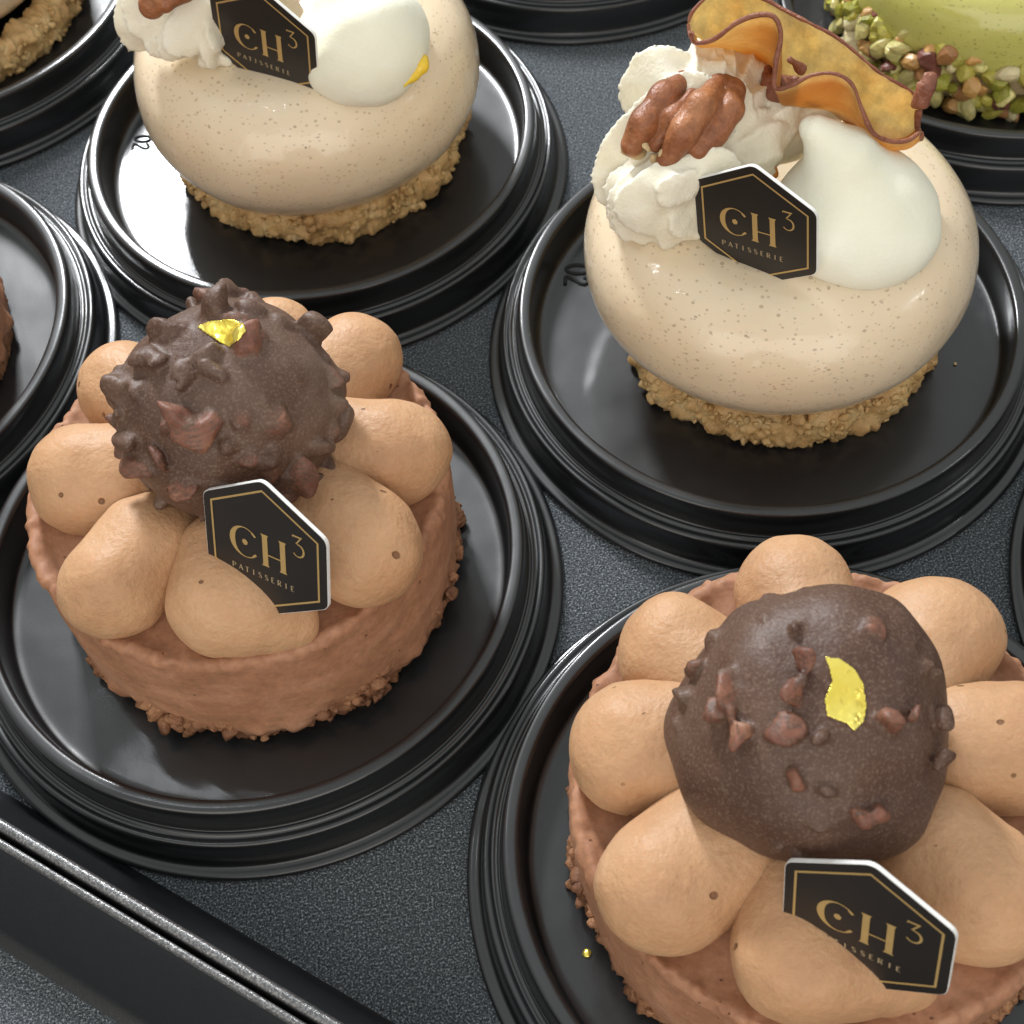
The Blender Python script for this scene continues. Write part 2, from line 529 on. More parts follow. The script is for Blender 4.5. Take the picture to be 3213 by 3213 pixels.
tray('textured black tray that carries all the dark plastic lids and desserts', -9.0, -.60, -.490, -9.12)
tray('second black tray in the lower left corner, empty, beyond the double rim', -.215, 3.0, 3.12, -.422, .022)
V, F = strip([(-14, -.06), (9, -.06)], -14, 14)
o = link('counter', mesh('counter', V, F), plain('dark_counter', (.03, .03, .032), .5), None, False)
o['kind'] = 'structure'; o['label'] = 'dark counter below the trays'

# ------------------------------------------------------------------ lids
LIDP = [(1.0, .002), (1.004, .010), (1.0, .019), (.990, .0235), (.976, .024), (.966, .028), (.960, .040), (.956, .075), (.952, .118),
        (.948, .136), (.942, .1435), (.934, .1445), (.927, .142), (.922, .1395), (.916, .1400), (.911, .1435), (.905, .1445), (.900, .1430), (.896, .146),
        (.893, .158), (.888, .215), (.884, .236), (.879, .2435), (.871, .2465), (.860, .2465), (.850, .2455), (.843, .2425), (.838, .235), (.835, .222),
        (.828, .150), (.822, .118), (.816, .107), (.806, .1025), (.796, .1005), (.786, .0998), (.776, .0996), (.764, .0995), (.75, .0995), (.72, .0995), (.66, .0995), (.55, .0995), (.40, .0995), (.25, .0995), (.12, .0995), (.0005, .0995)]
LIDP = rings(LIDP, 3)


def lidmesh(seed):
    def disp(V, N):
        return 0.0028 * vnoise(V, 2.2, seed) * (V[..., 2] > .05) + .0016 * vnoise(V, 5, seed + 3) * (V[..., 2] > .05)
    V, F = revolve(LIDP, 192, disp)
    return mesh('lid', V, [f[::-1] for f in F])


LC = dict(A=(-0.8544, 2.5447), B=(0.9799, 3.3304), C=(-0.6164, 4.4821), D=(0.7460, 1.3999), E=(0.6157, 6.0633),
          F=(2.2104, 4.8616), G=(-2.2535, 5.6677), H=(-2.4072, 3.6969), I=(2.5582, 2.0397))
LL = dict(A='round black plastic lid under the chocolate dessert left of centre',
          B='round black plastic lid under the cream dessert with the dried apple slice',
          C='round black plastic lid stamped 02, with a bright reflection left of the cake',
          D='round black plastic lid at lower right with a tiny gold flake on it',
          E='round black plastic lid at the top centre edge, no dessert visible',
          F='round black plastic lid under the green pistachio dessert',
          G='round black plastic lid under the pale dessert in the top left corner',
          H='round black plastic lid at the left edge, under a barely visible chocolate cake',
          I='round black plastic lid cut off by the right edge, only its rim showing')
LIDS = {}
for i, k in enumerate('ABCDEFGHI'):
    o = link('plastic_lid', lidmesh(i * 5 + 1), MAT['lid'])
    o.location = (LC[k][0], LC[k][1], .003 + (0.0007 * i))
    o.rotation_euler = (0, 0, i * 0.7)
    tag(o, LL[k], 'lid', 'black plastic lids used as dessert plates')
    LIDS[k] = o


def text_mesh(txt, size, ext, res=3):
    cu = bpy.data.curves.new('txt', 'FONT'); cu.body = txt; cu.size = size; cu.extrude = ext; cu.align_x = 'CENTER'; cu.align_y = 'CENTER'
    cu.resolution_u = res
    to = bpy.data.objects.new('txt', cu); COL.objects.link(to)
    dg = bpy.context.evaluated_depsgraph_get(); dg.update()
    me = bpy.data.meshes.new_from_object(to.evaluated_get(dg))
    bpy.data.objects.remove(to); return me


def stamp_digits(k, px_, py_, rz, h):
    """raised tube digits 0 and 2 moulded in the lid"""
    root = LIDS[k]
    V = []; F = []
    def tube(pts, r):
        nonlocal V, F
        n = 8; b0 = len(V); pts = [np.array(p, float) for p in pts]
        for i, p in enumerate(pts):
            q = pts[min(i + 1, len(pts) - 1)] - pts[max(i - 1, 0)]; q /= np.linalg.norm(q) + 1e-9
            s = np.array([-q[1], q[0]])
            for j in range(n):
                a = 2 * math.pi * j / n
                V.append((p[0] + s[0] * r * math.cos(a), p[1] + s[1] * r * math.cos(a), r * 1.0 * math.sin(a)))
        for i in range(len(pts) - 1):
            for j in range(n):
                F.append((b0 + i * n + j, b0 + i * n + (j + 1) % n, b0 + (i + 1) * n + (j + 1) % n, b0 + (i + 1) * n + j))
    w = .28 * h
    tube([(-.36 * h + w * math.cos(a) * .9, .5 * h * math.sin(a)) for a in np.linspace(0, 2 * math.pi, 25)], .085 * h)
    two = [(.10, .30), (.16, .44), (.28, .5), (.42, .47), (.50, .34), (.47, .18), (.36, .02), (.22, -.18), (.10, -.38), (.08, -.47), (.12, -.5), (.3, -.5), (.55, -.5)]
    tube([(x * h, y * h) for x, y in two], .085 * h)
    o = link('stamped_number', mesh('stamped_number', V, F), MAT['stamp'], root)
    p = at(px_, py_, .104)
    loc = Vector((p[0] - root.location.x, p[1] - root.location.y, .1005)); loc.rotate(Matrix.Rotation(-root.rotation_euler.z, 3, 'Z'))
    o.location = loc
    o.rotation_euler = (0, 0, rz - root.rotation_euler.z)


stamp_digits('C', 268, 270, -1.72, .066)
stamp_digits('B', 1089, 520, -1.75, .085)

# ------------------------------------------------------------------ crumbly rings
def ico(rng, r, sub=1):
    import bmesh
    bm = bmesh.new(); bmesh.ops.create_icosphere(bm, subdivisions=sub, radius=r)
    V = np.array([v.co[:] for v in bm.verts]); F = [tuple(v.index for v in f.verts) for f in bm.faces]; bm.free()
    return V, F


ICO2 = ico(None, 1.0, 2); ICO1 = ico(None, 1.0, 1)


def rotm(rng):
    q = rng.normal(size=4); q /= np.linalg.norm(q); w, x, y, z = q
    return np.array([[1 - 2 * (y * y + z * z), 2 * (x * y - z * w), 2 * (x * z + y * w)], [2 * (x * y + z * w), 1 - 2 * (x * x + z * z), 2 * (y * z - x * w)], [2 * (x * z - y * w), 2 * (y * z + x * w), 1 - 2 * (x * x + y * y)]])


def crumb_ring(seed, R, z0, z1, amp, ncr, crs, name, mat, parent, freq=9):
    rng = np.random.default_rng(seed)
    prof = [(R - .10, z1 - .01), (R - .05, z1), (R - .02, z1 - .008)] + [(R + .012 * math.sin(math.pi * t) , z1 - .015 - (z1 - z0 - .02) * t) for t in np.linspace(0, 1, 12)] + [(R - .02, z0 + .001), (R - .10, z0 + .001)]
    def disp(V, N):
        n = vnoise(V, freq, seed) * .55 + vnoise(V, freq * 2.3, seed + 1) * .5 + np.abs(vnoise(V, freq * 4.6, seed + 2)) * .45 - np.abs(vnoise(V, freq * 8, seed + 3)) * .35
        return amp * n
    Vv, Ff = revolve(prof, 420, disp)
    Vv[:, 2] = np.maximum(Vv[:, 2], z0 + .001)
    V = [Vv]; F = [f[::-1] for f in Ff]; off = len(Vv)
    for i in range(ncr):
        a = rng.uniform(0, 2 * math.pi); r = crs * (rng.uniform(.30, .75) if rng.uniform() < .8 else rng.uniform(.8, 1.3))
        z = rng.uniform(z0 + r * .6, z1 - .005)
        rr = R + amp * 1.0 * vnoise(np.array([[R * math.cos(a), R * math.sin(a), z]]), freq, seed)[0] * .6 + rng.uniform(-.3, .45) * r
        v = ICO2[0] * np.array([1, rng.uniform(.6, 1), rng.uniform(.6, 1)])
        for nn in rng.normal(size=(5, 3)):
            nn = nn / np.linalg.norm(nn); ex = np.maximum(v @ nn - rng.uniform(.35, .6), 0); v = v - ex[:, None] * nn
        v = v * (1 + .28 * vnoise(ICO2[0] * 1.0 + i * 3.1, 1.6, seed + i)[:, None] + .12 * vnoise(ICO2[0] + i, 4, seed)[:, None])
        v = (v @ rotm(rng).T) * r + np.array([rr * math.cos(a), rr * math.sin(a), z])
        v[:, 2] = np.maximum(v[:, 2], z0 + .001)
        V.append(v); F += [tuple(x + off for x in f) for f in ICO2[1]]; off += len(v)
    return link(name, mesh(name, np.vstack(V), F), mat, parent)


# ------------------------------------------------------------------ name cards
def hexp(s, rot=0): return [(s * math.cos(math.radians(90 - 60 * i)), s * math.sin(math.radians(90 - 60 * i))) for i in range(6)]


def name_card(label, c, yaw, tilt, roll, s=.237):
    yaw, tilt, roll = map(math.radians, (yaw, tilt, roll))
    X = np.array([math.cos(yaw), math.sin(yaw), 0]); N = np.array([math.sin(yaw), -math.cos(yaw), 0]); Z = np.array([0, 0, 1.])
    Vv = math.cos(tilt) * Z - math.sin(tilt) * N; N2 = math.cos(tilt) * N + math.sin(tilt) * Z
    U = math.cos(roll) * X + math.sin(roll) * Vv; W = -math.sin(roll) * X + math.cos(roll) * Vv
    root = thing('name_card', label, 'name card', (0, 0, 0), 0, 'hexagonal name cards stuck in the desserts')
    root.matrix_world = Matrix(((U[0], W[0], N2[0], c[0]), (U[1], W[1], N2[1], c[1]), (U[2], W[2], N2[2], c[2]), (0, 0, 0, 1)))
    def rounded(sz, cr, n=5):
        P = hexp(sz); out = []
        for i in range(6):
            p = np.array(P[i]); a = np.array(P[i - 1]) - p; b = np.array(P[(i + 1) % 6]) - p
            a /= np.linalg.norm(a); b /= np.linalg.norm(b)
            for t in np.linspace(0, 1, n):
                out.append((1 - t) ** 2 * (p + a * cr) + 2 * t * (1 - t) * p + t * t * (p + b * cr))
        return out
    def prism(P, z0, z1):
        n = len(P); V = [(x, y, z0) for x, y in P] + [(x, y, z1) for x, y in P]
        F = [tuple(range(n))[::1], tuple(range(2 * n - 1, n - 1, -1))]
        F += [(i, i + n, (i + 1) % n + n, (i + 1) % n) for i in range(n)]
        return V, F
    P = rounded(s, s * .09)
    V, F = prism(P, -.0115, 0); link('card_board', mesh('card_board', V, F), MAT['card_white'], root, False)
    P = rounded(s * .992, s * .085)
    V, F = prism(P, -.001, .0012); link('card_face', mesh('card_face', V, F), MAT['card_black'], root, False)
    z = .0026; V = []; F = []
    def poly(pts):
        b0 = len(V); V.extend([(x * s, y * s, z) for x, y in pts]); F.append(tuple(range(b0, b0 + len(pts))))
    def band(o_, i_):
        b0 = len(V); n = len(o_)
        V.extend([(x * s, y * s, z) for x, y in o_]); V.extend([(x * s, y * s, z) for x, y in i_])
        for k in range(n - 1): F.append((b0 + k, b0 + k + 1, b0 + n + k + 1, b0 + n + k))
    oh = hexp(.875); ih = hexp(.845)
    band(oh + [oh[0]], ih + [ih[0]])
    link('gold_border', mesh('gold_border', V, F), MAT['print_gold'], root, False)
    V = []; F = []
    # C: crescent open to the right with a dot in it
    aa = np.radians(np.linspace(38, 322, 40)); cx = -.29
    o_ = [(cx + .215 * math.cos(a), .225 * math.sin(a)) for a in aa]
    i_ = []
    for a in aa:
        wd = .018 + .060 * max(0, math.cos(a - math.pi)) ** 1.3 + (.018 if abs(math.degrees(a) - 180) > 125 else 0)
        i_.append((cx + (.215 - wd) * math.cos(a), (.225 - wd * .75) * math.sin(a)))
    band(o_, i_)
    poly([(-.287 + .042 * math.cos(math.radians(60 * k + 15)), .002 + .046 * math.sin(math.radians(60 * k + 15))) for k in range(6)])
    # H: flared stems, hairline bar
    for cx in (0.0, .25):
        poly([(cx - .055, .235), (cx - .036, .205), (cx - .034, -.205), (cx - .055, -.235), (cx + .055, -.235), (cx + .040, -.205), (cx + .038, .205), (cx + .055, .235)])
    poly([(.036, -.045), (.036, -.063), (.216, -.063), (.216, -.045)])
    # raised 3, flat top
    poly([(.395, .415), (.395, .375), (.405, .392), (.50, .392), (.535, .415)])
    band([(.535, .415), (.46, .300)], [(.505, .400), (.438, .300)])
    a3 = np.radians(np.linspace(100, -145, 24))
    band([(.475 + .088 * math.cos(a), .205 + .098 * math.sin(a)) for a in a3], [(.470 + .066 * math.cos(a), .205 + .082 * math.sin(a)) for a in a3])
    link('gold_monogram', mesh('gold_monogram', V, F), MAT['print_gold'], root, False)
    # small word below
    V = []; F = []
    W3 = .030; T = .016; t2 = .008
    def bar(x0, y0, x1, y1, w):
        dx, dy = x1 - x0, y1 - y0; L = math.hypot(dx, dy); nx_, ny_ = -dy / L * w / 2, dx / L * w / 2
        poly([(x0 + nx_, y0 + ny_), (x0 - nx_, y0 - ny_), (x1 - nx_, y1 - ny_), (x1 + nx_, y1 + ny_)])
    G = {
        'P': [(0, -1, 0, 1, T), (0, .95, .9, .9, t2), (.9, .95, .9, 0, t2 * 1.4), (.9, 0, 0, 0, t2)],
        'A': [(-.1, -1, .55, 1, t2), (.5, 1, 1.15, -1, T), (.2, -.35, .9, -.35, t2)],
        'T': [(.5, -1, .5, 1, T), (-.1, .95, 1.1, .95, t2)],
        'I': [(.5, -1, .5, 1, T)],
        'S': [(1, .75, .2, .95, t2), (.15, .95, .1, .3, t2 * 1.5), (.1, .3, .95, -.3, T), (.95, -.3, .9, -.9, t2 * 1.5), (.9, -.95, 0, -.8, t2)],
        'E': [(.1, -1, .1, 1, T), (.1, .95, .9, .95, t2), (.1, 0, .7, 0, t2), (.1, -.95, .95, -.95, t2)],
        'R': [(0, -1, 0, 1, T), (0, .95, .85, .9, t2), (.85, .95, .85, .1, t2 * 1.4), (.85, 0, 0, 0, t2), (.3, 0, 1, -1, T)],
    }
    word = 'PATISSERIE'; hh = .040; ww = .042
    for i, ch in enumerate(word):
        x0 = -.485 + i * (.87 / 9.35); y0 = -.41
        for (ax_, ay, bx, by, wd) in G[ch]:
            bar(x0 + ax_ * ww, y0 + ay * hh, x0 + bx * ww, y0 + by * hh, wd)
    link('small_lettering', mesh('small_lettering', V, F), MAT['print_dim'], root, False)
    return root


CARD = {'A': ((-.683, 2.167, .85), -35.1, 20.6, 3.8), 'B': ((.836, 3.096, .90), -38, 2.3, 7.9),
        'C': ((-.671, 4.225, .88), -29.7, 1.8, -6.7), 'D': ((.706, .969, .82), -38.1, 14.5, 11.1)}
CARDL = {'A': 'black and gold hexagonal card leaning on the nutty chocolate ball, on the left-hand chocolate dessert',
         'B': 'black and gold hexagonal card in the cream dessert with the dried apple slice',
         'C': 'black and gold hexagonal card between whipped cream and white drop on the upper left dessert',
         'D': 'black and gold hexagonal card at lower right, lettering half hidden by a dollop'}
for k, q in (('A', .978), ('B', .99), ('C', .99), ('D', .975)):
    c_, y_, t_, r_ = CARD[k]
    c_ = np.array([0, 0, CAMH]) + (np.array(c_) - np.array([0, 0, CAMH])) * q
    name_card(CARDL[k], c_, y_, t_, r_, .237 * q)


# ------------------------------------------------------------------ chocolate desserts
def polytope(rng, c, size, n=12, out=None):
    """random convex chunk as planes (normal, offset)"""
    N = rng.normal(size=(n, 3)); N /= np.linalg.norm(N, axis=1)[:, None]
    D = size * rng.uniform(.55, 1.0, n)
    return N, D


def rocher(seed, c, R, chunks, nrand, parent, szs=(.028, .050), k=.016, dig=0.22, rough=.024):
    rng = np.random.default_rng(seed); h = .0085
    c = np.array(c, float)
    lst = [(np.array(d) / np.linalg.norm(d), s * (1.0 if e >= .7 else .95), e) for d, s, e in chunks]
    for i in range(nrand):
        d = rng.normal(size=3); d /= np.linalg.norm(d); lst.append((d, rng.uniform(*szs) * .85, rng.uniform(0, .55)))
    G, o = grid(c - R - .09, c + R + .09, h)
    Q = G - c
    base = np.linalg.norm(Q * np.array([1, 1, 1.02]), axis=-1) - R + rough * vnoise(Q, 3.5, seed) + .010 * vnoise(Q, 9, seed + 1)
    D = base.copy(); nut = np.full(D.shape, 1.0)
    for d, s, e in lst:
        pc = d * (R - s * (.12 if e >= .7 else dig))
        i0 = np.maximum(((c + pc - s * 2.2 - o) / h).astype(int), 0); i1 = ((c + pc + s * 2.2 - o) / h).astype(int) + 1
        sl = tuple(slice(i0[a], min(i1[a], D.shape[a])) for a in range(3))
        qs = np.array([rng.uniform(.75, 1), rng.uniform(.9, 1.2), rng.uniform(1.1, 1.7)])
        q = ((G[sl] - (c + pc)) @ rotm(rng)) * qs
        N, dd = polytope(rng, None, s)
        bt = 8.0 / s if e < .7 else 22.0 / s
        sd = np.log(np.exp(bt * (q @ N.T - dd * .95)).sum(-1)) / bt; sd = np.maximum(sd, np.linalg.norm(q, axis=-1) - s * 1.25); sd = sd - .003 * vnoise(q, 26, seed)
        D[sl] = smin(D[sl], sd - .003, k)
        nut[sl] = np.minimum(nut[sl], np.where(e > .4, sd + .010 * (1 - e), 1))
    V, F = nets(D, o, h)
    me = mesh('chocolate_ball', V, F)
    I = np.clip(((V - o) / h).round().astype(int), 0, np.array(D.shape) - 1)
    nv = nut[I[:, 0], I[:, 1], I[:, 2]]; bv = base[I[:, 0], I[:, 1], I[:, 2]]
    val = np.clip((.010 - nv) / .008, 0, 1) * np.clip((bv - .007) / .012, 0, 1)
    at_ = me.attributes.new('nut', 'FLOAT', 'POINT'); at_.data.foreach_set('value', val.astype(np.float32))
    ob = link('nut_chocolate_ball', me, MAT['rocher'], parent)
    bvh = BVHTree.FromPolygons([tuple(v) for v in V], [tuple(int(x) for x in f) for f in F])
    return ob, bvh


def leaf(outline, bvh, parent, lift=.004, seed=1, step=2.0):
    """crumpled foil patch laid on the ball"""
    O = np.array(outline, float); lo = O.min(0); hi = O.max(0)
    def inside(x, y):
        c = False; n = len(O)
        for i in range(n):
            x0, y0 = O[i]; x1, y1 = O[(i + 1) % n]
            if (y0 > y) != (y1 > y) and x < (x1 - x0) * (y - y0) / (y1 - y0) + x0: c = not c
        return c
    xs = np.arange(lo[0] - 2, hi[0] + 2, step); ys = np.arange(lo[1] - 2, hi[1] + 2, step)
    idx = {}; V = []; F = []
    def vert(i, j):
        if (i, j) in idx: return idx[(i, j)]
        d = Vector(ray(xs[i], ys[j])); hit, nrm, _, dist = bvh.ray_cast(Vector((0, 0, CAMH)), d)
        if hit is None: idx[(i, j)] = None; return None
        n = (nrm * .5 + (-d) * .5).normalized()
        p = hit + n * (lift + .0035 * float(vnoise(np.array([[i * .13, j * .13, seed]]), 1.0, seed)[0]))
        idx[(i, j)] = len(V); V.append(tuple(p)); return idx[(i, j)]
    for i in range(len(xs) - 1):
        for j in range(len(ys) - 1):
            if inside(xs[i] + step / 2, ys[j] + step / 2):
                q = [vert(i, j), vert(i, j + 1), vert(i + 1, j + 1), vert(i + 1, j)]
                if None not in q: F.append(q)
    me = mesh('gold_leaf', V, F)
    o = link('gold_leaf', me, MAT['gold'], parent)
    s = o.modifiers.new('thick', 'SOLIDIFY'); s.thickness = .0015
    sm = o.modifiers.new('s', 'SMOOTH'); sm.iterations = 1; sm.factor = .4
    return o


def dollop(seed, p, r, ctr, parent, tail=None, zt=.56, tip=None, hgt=1.0):
    """piped drop: fat outer end, tail towards the middle of the cake"""
    rng = np.random.default_rng(seed)
    p = np.array(p, float); c = np.array(ctr, float); d = c - p; L = np.linalg.norm(d); d /= L
    sd = np.array([-d[1], d[0]]) * rng.uniform(-.03, .03)
    z0 = zt + r * .46 * hgt
    e = p + d * (L * .62) + sd
    m1 = p + d * (L * .28) + sd * .4
    ch = [[(p[0] - d[0] * .01, p[1] - d[1] * .01, z0, r * .97), (m1[0], m1[1], z0 + .01, r * .86), (e[0], e[1], zt + .06, r * .50)]]
    if tip is not None: ch.append([(p[0], p[1], z0 - .02, r * .85), (p[0] + tip[0] * .5, p[1] + tip[1] * .5, zt + r * .42, r * .66), (p[0] + tip[0] * .82, p[1] + tip[1] * .82, zt + r * .2, r * .34), (p[0] + tip[0], p[1] + tip[1], zt + .02, .02)])
    def extra(G, D):
        pl = zt - .02 - G[..., 2]
        return np.maximum(D, pl)
    V, F = blend_body(ch, .0105, .08, .07, extra, lambda G: .015 * vnoise(G, 4.0, seed) + .006 * vnoise(G, 9, seed + 5) + .0018 * vnoise(G, 26, seed + 6), .03)
    return link('cream_dollop', mesh('cream_dollop', V, F), MAT['cream_choc'], parent)


def mousse_cake(seed, c, R, zt, parent):
    rimw = .030
    prof = [(.001, zt - .016), (.30, zt - .014), (.50, zt - .012), (R - .085, zt - .010), (R - .055, zt - .004), (R - .036, zt + .005), (R - .022, zt + .013), (R - .010, zt + .012), (R - .001, zt + .003), (R + .003, zt - .015)]
    for t in np.linspace(.06, 1, 26):
        z = zt - .015 - (zt - .185) * t
        prof.append((R + .003 + .006 * math.sin(t * 3.1), z))
    prof += [(R - .01, .165), (R - .05, .160)]
    def disp(V, N):
        rr = np.hypot(V[..., 0], V[..., 1]); z = V[..., 2]
        rim = np.exp(-((rr - R + .012) / .028) ** 2) * np.exp(-((z - zt) / .03) ** 2)
        side = (rr > R - .02) * (z < zt)
        d = .0075 * vnoise(V, 3, seed) + .0018 * vnoise(V, 16, seed + 1)
        d += rim * (.014 * vnoise(V, 20, seed + 2) + .012 * vnoise(V, 42, seed + 3))
        a = np.arctan2(V[..., 1], V[..., 0])
        S = np.stack([a * 2.2, z * 9, z * 0], -1)
        d += side * (.006 * vnoise(S, 1.0, seed + 4) + .0018 * vnoise(V * np.array([1, 1, 2.5]), 9, seed + 6))
        low = np.clip((.26 - z) / .08, 0, 1) * (rr > R - .05)
        d += low * (.016 * vnoise(V, 14, seed + 8) + .012 * vnoise(V, 30, seed + 9))
        return d
    V, F = revolve(prof, 560, disp)
    return link('mousse', mesh('mousse', V, F), MAT['mousse'], parent)


def shift_children(root, loc):
    """children are modelled in world coordinates; hang them on the root without moving them"""
    for ch in [x for x in bpy.data.objects if x.parent == root]:
        ch.matrix_parent_inverse = Matrix.Translation(-Vector(loc))


def flip(o):
    me = o.data; me.flip_normals(); return o


def choc_cake(key, label, c, R, zt, blobs, ball_c, ball_R, seed, chunks, nrand, leafp, tips={}, rr=.175, szs=(.03, .055), rough=.024, shrink=1.0):
    root = thing('chocolate_dessert', label, 'dessert', (c[0], c[1], .1), 0, 'round chocolate desserts with piped cream and a nutty ball')
    m = mousse_cake(seed, c, R, zt, root); m.location = (c[0], c[1], 0); flip(m)
    bc = crumb_ring(seed + 3, R - .010, .100, .245, .044, 620, .030, 'biscuit_base', MAT['biscuit'], root, 8)
    bc.location = (c[0], c[1], 0)
    for i, (bx, by, rs) in enumerate(blobs):
        dollop(seed + 20 + i, (c[0] + bx, c[1] + by), rr * rs, c, root, zt=zt, tip=tips.get(i))
    ball, bvh = rocher(seed + 50, ball_c, ball_R, [(d, s_ * shrink, e) for d, s_, e in chunks], nrand, root, szs, rough=rough)
    if leafp: 
        g = leaf(leafp, bvh, ball, seed=seed)
    shift_children(root, (c[0], c[1], .1))
    return root


def dirn(pxy, c, R):
    """direction on the ball (centre c) under an image point"""
    o = np.array([0, 0, CAMH]); d = ray(*pxy); oc = o - np.array(c); b = oc @ d; q = b * b - (oc @ oc - R * R)
    if q < 0: t = -b
    else: t = -b - math.sqrt(q)
    p = o + d * t - np.array(c); return p / np.linalg.norm(p)


bA = (-.765, 2.60, .945); RA = .322
chA = [(465, 648, .062, .95), (333, 790, .050, .9), (368, 822, .062, 1), (515, 790, .045, .45), (465, 800, .020, 1.0), (565, 905, .058, .7), (250, 885, .046, .7), (342, 928, .036, .8),
       (405, 562, .055, .3), (470, 568, .045, .3), (597, 622, .058, .3), (622, 700, .052, .5), (640, 770, .045, .2), (215, 720, .060, .2), (262, 660, .045, .3), (340, 690, .045, .3), (400, 700, .04, .4), (285, 870, .035, .6),
       (300, 608, .045, .1), (655, 800, .05, .1), (232, 830, .045, .2), (560, 700, .035, .1), (530, 870, .04, .1), (430, 850, .03, .4), (600, 850, .04, .2), (640, 900, .045, .3), (210, 780, .04, .1)]
chA = [(dirn((x, y), bA, RA + .02), s, e) for x, y, s, e in chA]
choc_cake('A', 'round chocolate dessert with a nut-studded ball and gold leaf, left of centre', (-.825, 2.60), .640, .575,
          [(.385, .345, .97), (.475, -.02, 1.10), (.375, -.33, 1.10), (-.005, -.455, 1.0), (-.325, -.36, 1.0), (-.425, .01, 1.04), (-.33, .345, .95), (.13, .465, .90)],
          bA, RA, 11, chA, 75, [(372, 617), (400, 605), (440, 603), (460, 611), (464, 625), (452, 640), (432, 655), (418, 648), (395, 633)],
          tips={3: (.20, -.10)}, rr=.163, szs=(.022, .046))

bD = (.668, 1.432, .930); RD = .335
chD = [(1360, 1290, .05, .9), (1385, 1385, .040, .9), (1475, 1385, .045, .7), (1500, 1480, .030, 1.0), (1665, 1545, .050, .9), (1625, 1545, .03, .8), (1515, 1235, .034, .9), (1490, 1300, .034, .9),
       (1640, 1160, .055, .8), (1655, 1185, .05, .8), (1695, 1360, .035, .8), (1740, 1345, .030, .6), (1335, 1340, .04, .6), (1275, 1310, .055, .3), (1335, 1190, .05, .3), (1300, 1250, .045, .5), (1265, 1370, .04, .2),
       (1800, 1360, .05, .3), (1795, 1440, .045, .3), (1760, 1250, .03, .2), (1500, 1170, .03, .1), (1560, 1500, .03, .1)]
chD = [(dirn((x, y), bD, RD + .015), s * (.8 if e > .5 else .62), e) for x, y, s, e in chD]
choc_cake('D', 'round chocolate dessert at lower right, nearest the camera, with an upright strip of gold leaf', (.735, 1.43), .665, .560,
          [(.016, .515, 1), (.365, .335, 1.05), (.475, .0, 1.05), (.275, -.345, 1.08), (-.145, -.440, 1.0), (-.43, -.235, 1.10), (-.475, .125, 1.03), (-.33, .39, .97)],
          bD, RD, 31, chD, 26, [(1557, 1240), (1585, 1243), (1612, 1262), (1628, 1290), (1634, 1330), (1630, 1360), (1612, 1380), (1600, 1366), (1560, 1350), (1556, 1320), (1570, 1285), (1565, 1262)],
          tips={4: (.26, -.10)}, rr=.172, szs=(.012, .030), rough=.040, shrink=.95)

# left edge: a chocolate dessert of which only the side shows
cH = (-2.41, 3.66)
rootH = thing('chocolate_dessert', 'chocolate dessert cut off by the left edge, only its side showing', 'dessert', (cH[0], cH[1], .1), 0, 'round chocolate desserts with piped cream and a nutty ball')
m = mousse_cake(71, cH, .64, .575, rootH); m.location = (cH[0], cH[1], 0); flip(m)
b = crumb_ring(74, .62, .1, .205, .026, 260, .022, 'biscuit_base', MAT['biscuit'], rootH, 8); b.location = (cH[0], cH[1], 0)
for i, a in enumerate(range(20, 380, 45)):
    dollop(80 + i, (cH[0] + .44 * math.cos(math.radians(a)), cH[1] + .44 * math.sin(math.radians(a))), .165, cH, rootH, zt=.575)
rocher(99, (cH[0], cH[1], .95), .32, [], 50, rootH)
shift_children(rootH, (cH[0], cH[1], .1))


# ------------------------------------------------------------------ glazed desserts
def puck(R, z0, z1, dimple, expo=2.35):
    zc = (z0 + z1) / 2; hh = (z1 - z0) / 2; rb = .33
    prof = [(.001, z1 - dimple), (.12, z1 - dimple * .97), (.22, z1 - dimple * .75), (.30, z1 - dimple * .35)]
    for t in np.linspace(.0, 1, 40):
        a = math.radians(96 - t * (96 + 66))
        ca, sa = math.cos(a), math.sin(a)
        ex = expo if sa > 0 else 1.8
        x = math.copysign(abs(ca) ** (2 / ex), ca); y = math.copysign(abs(sa) ** (2 / ex), sa)
        prof.append((R - rb + rb * x, zc + hh * y))
    prof = [p for i, p in enumerate(prof) if i < 4 or p[0] > .31]
    prof += [(prof[-1][0] - .02, prof[-1][1] - .004), (prof[-1][0] - .08, prof[-1][1] - .006)]
    return prof


def glazed(key, label, c, R, z1, base_c, base_R, seed, z0=.203, mat='glaze', group='speckled cream glazed desserts'):
    root = thing('glazed_dessert', label, 'dessert', (c[0], c[1], .1), 0, group)
    def disp(V, N): return .010 * vnoise(V, 2.0, seed) + .004 * vnoise(V, 5, seed + 1) + .004 * (V[..., 2] < .27) * vnoise(V, 9, seed + 2)
    V, F = revolve(puck(R, z0, z1, .07), 320, disp)
    g = link('glazed_mousse', mesh('glazed_mousse', V, F), MAT[mat], root); g.location = (c[0], c[1], 0); flip(g)
    b = crumb_ring(seed + 5, base_R - .012, .100, .250, .044, 900, .025, 'crumble_base', MAT['crumble'], root, 9)
    b.location = (base_c[0], base_c[1], 0)
    return root


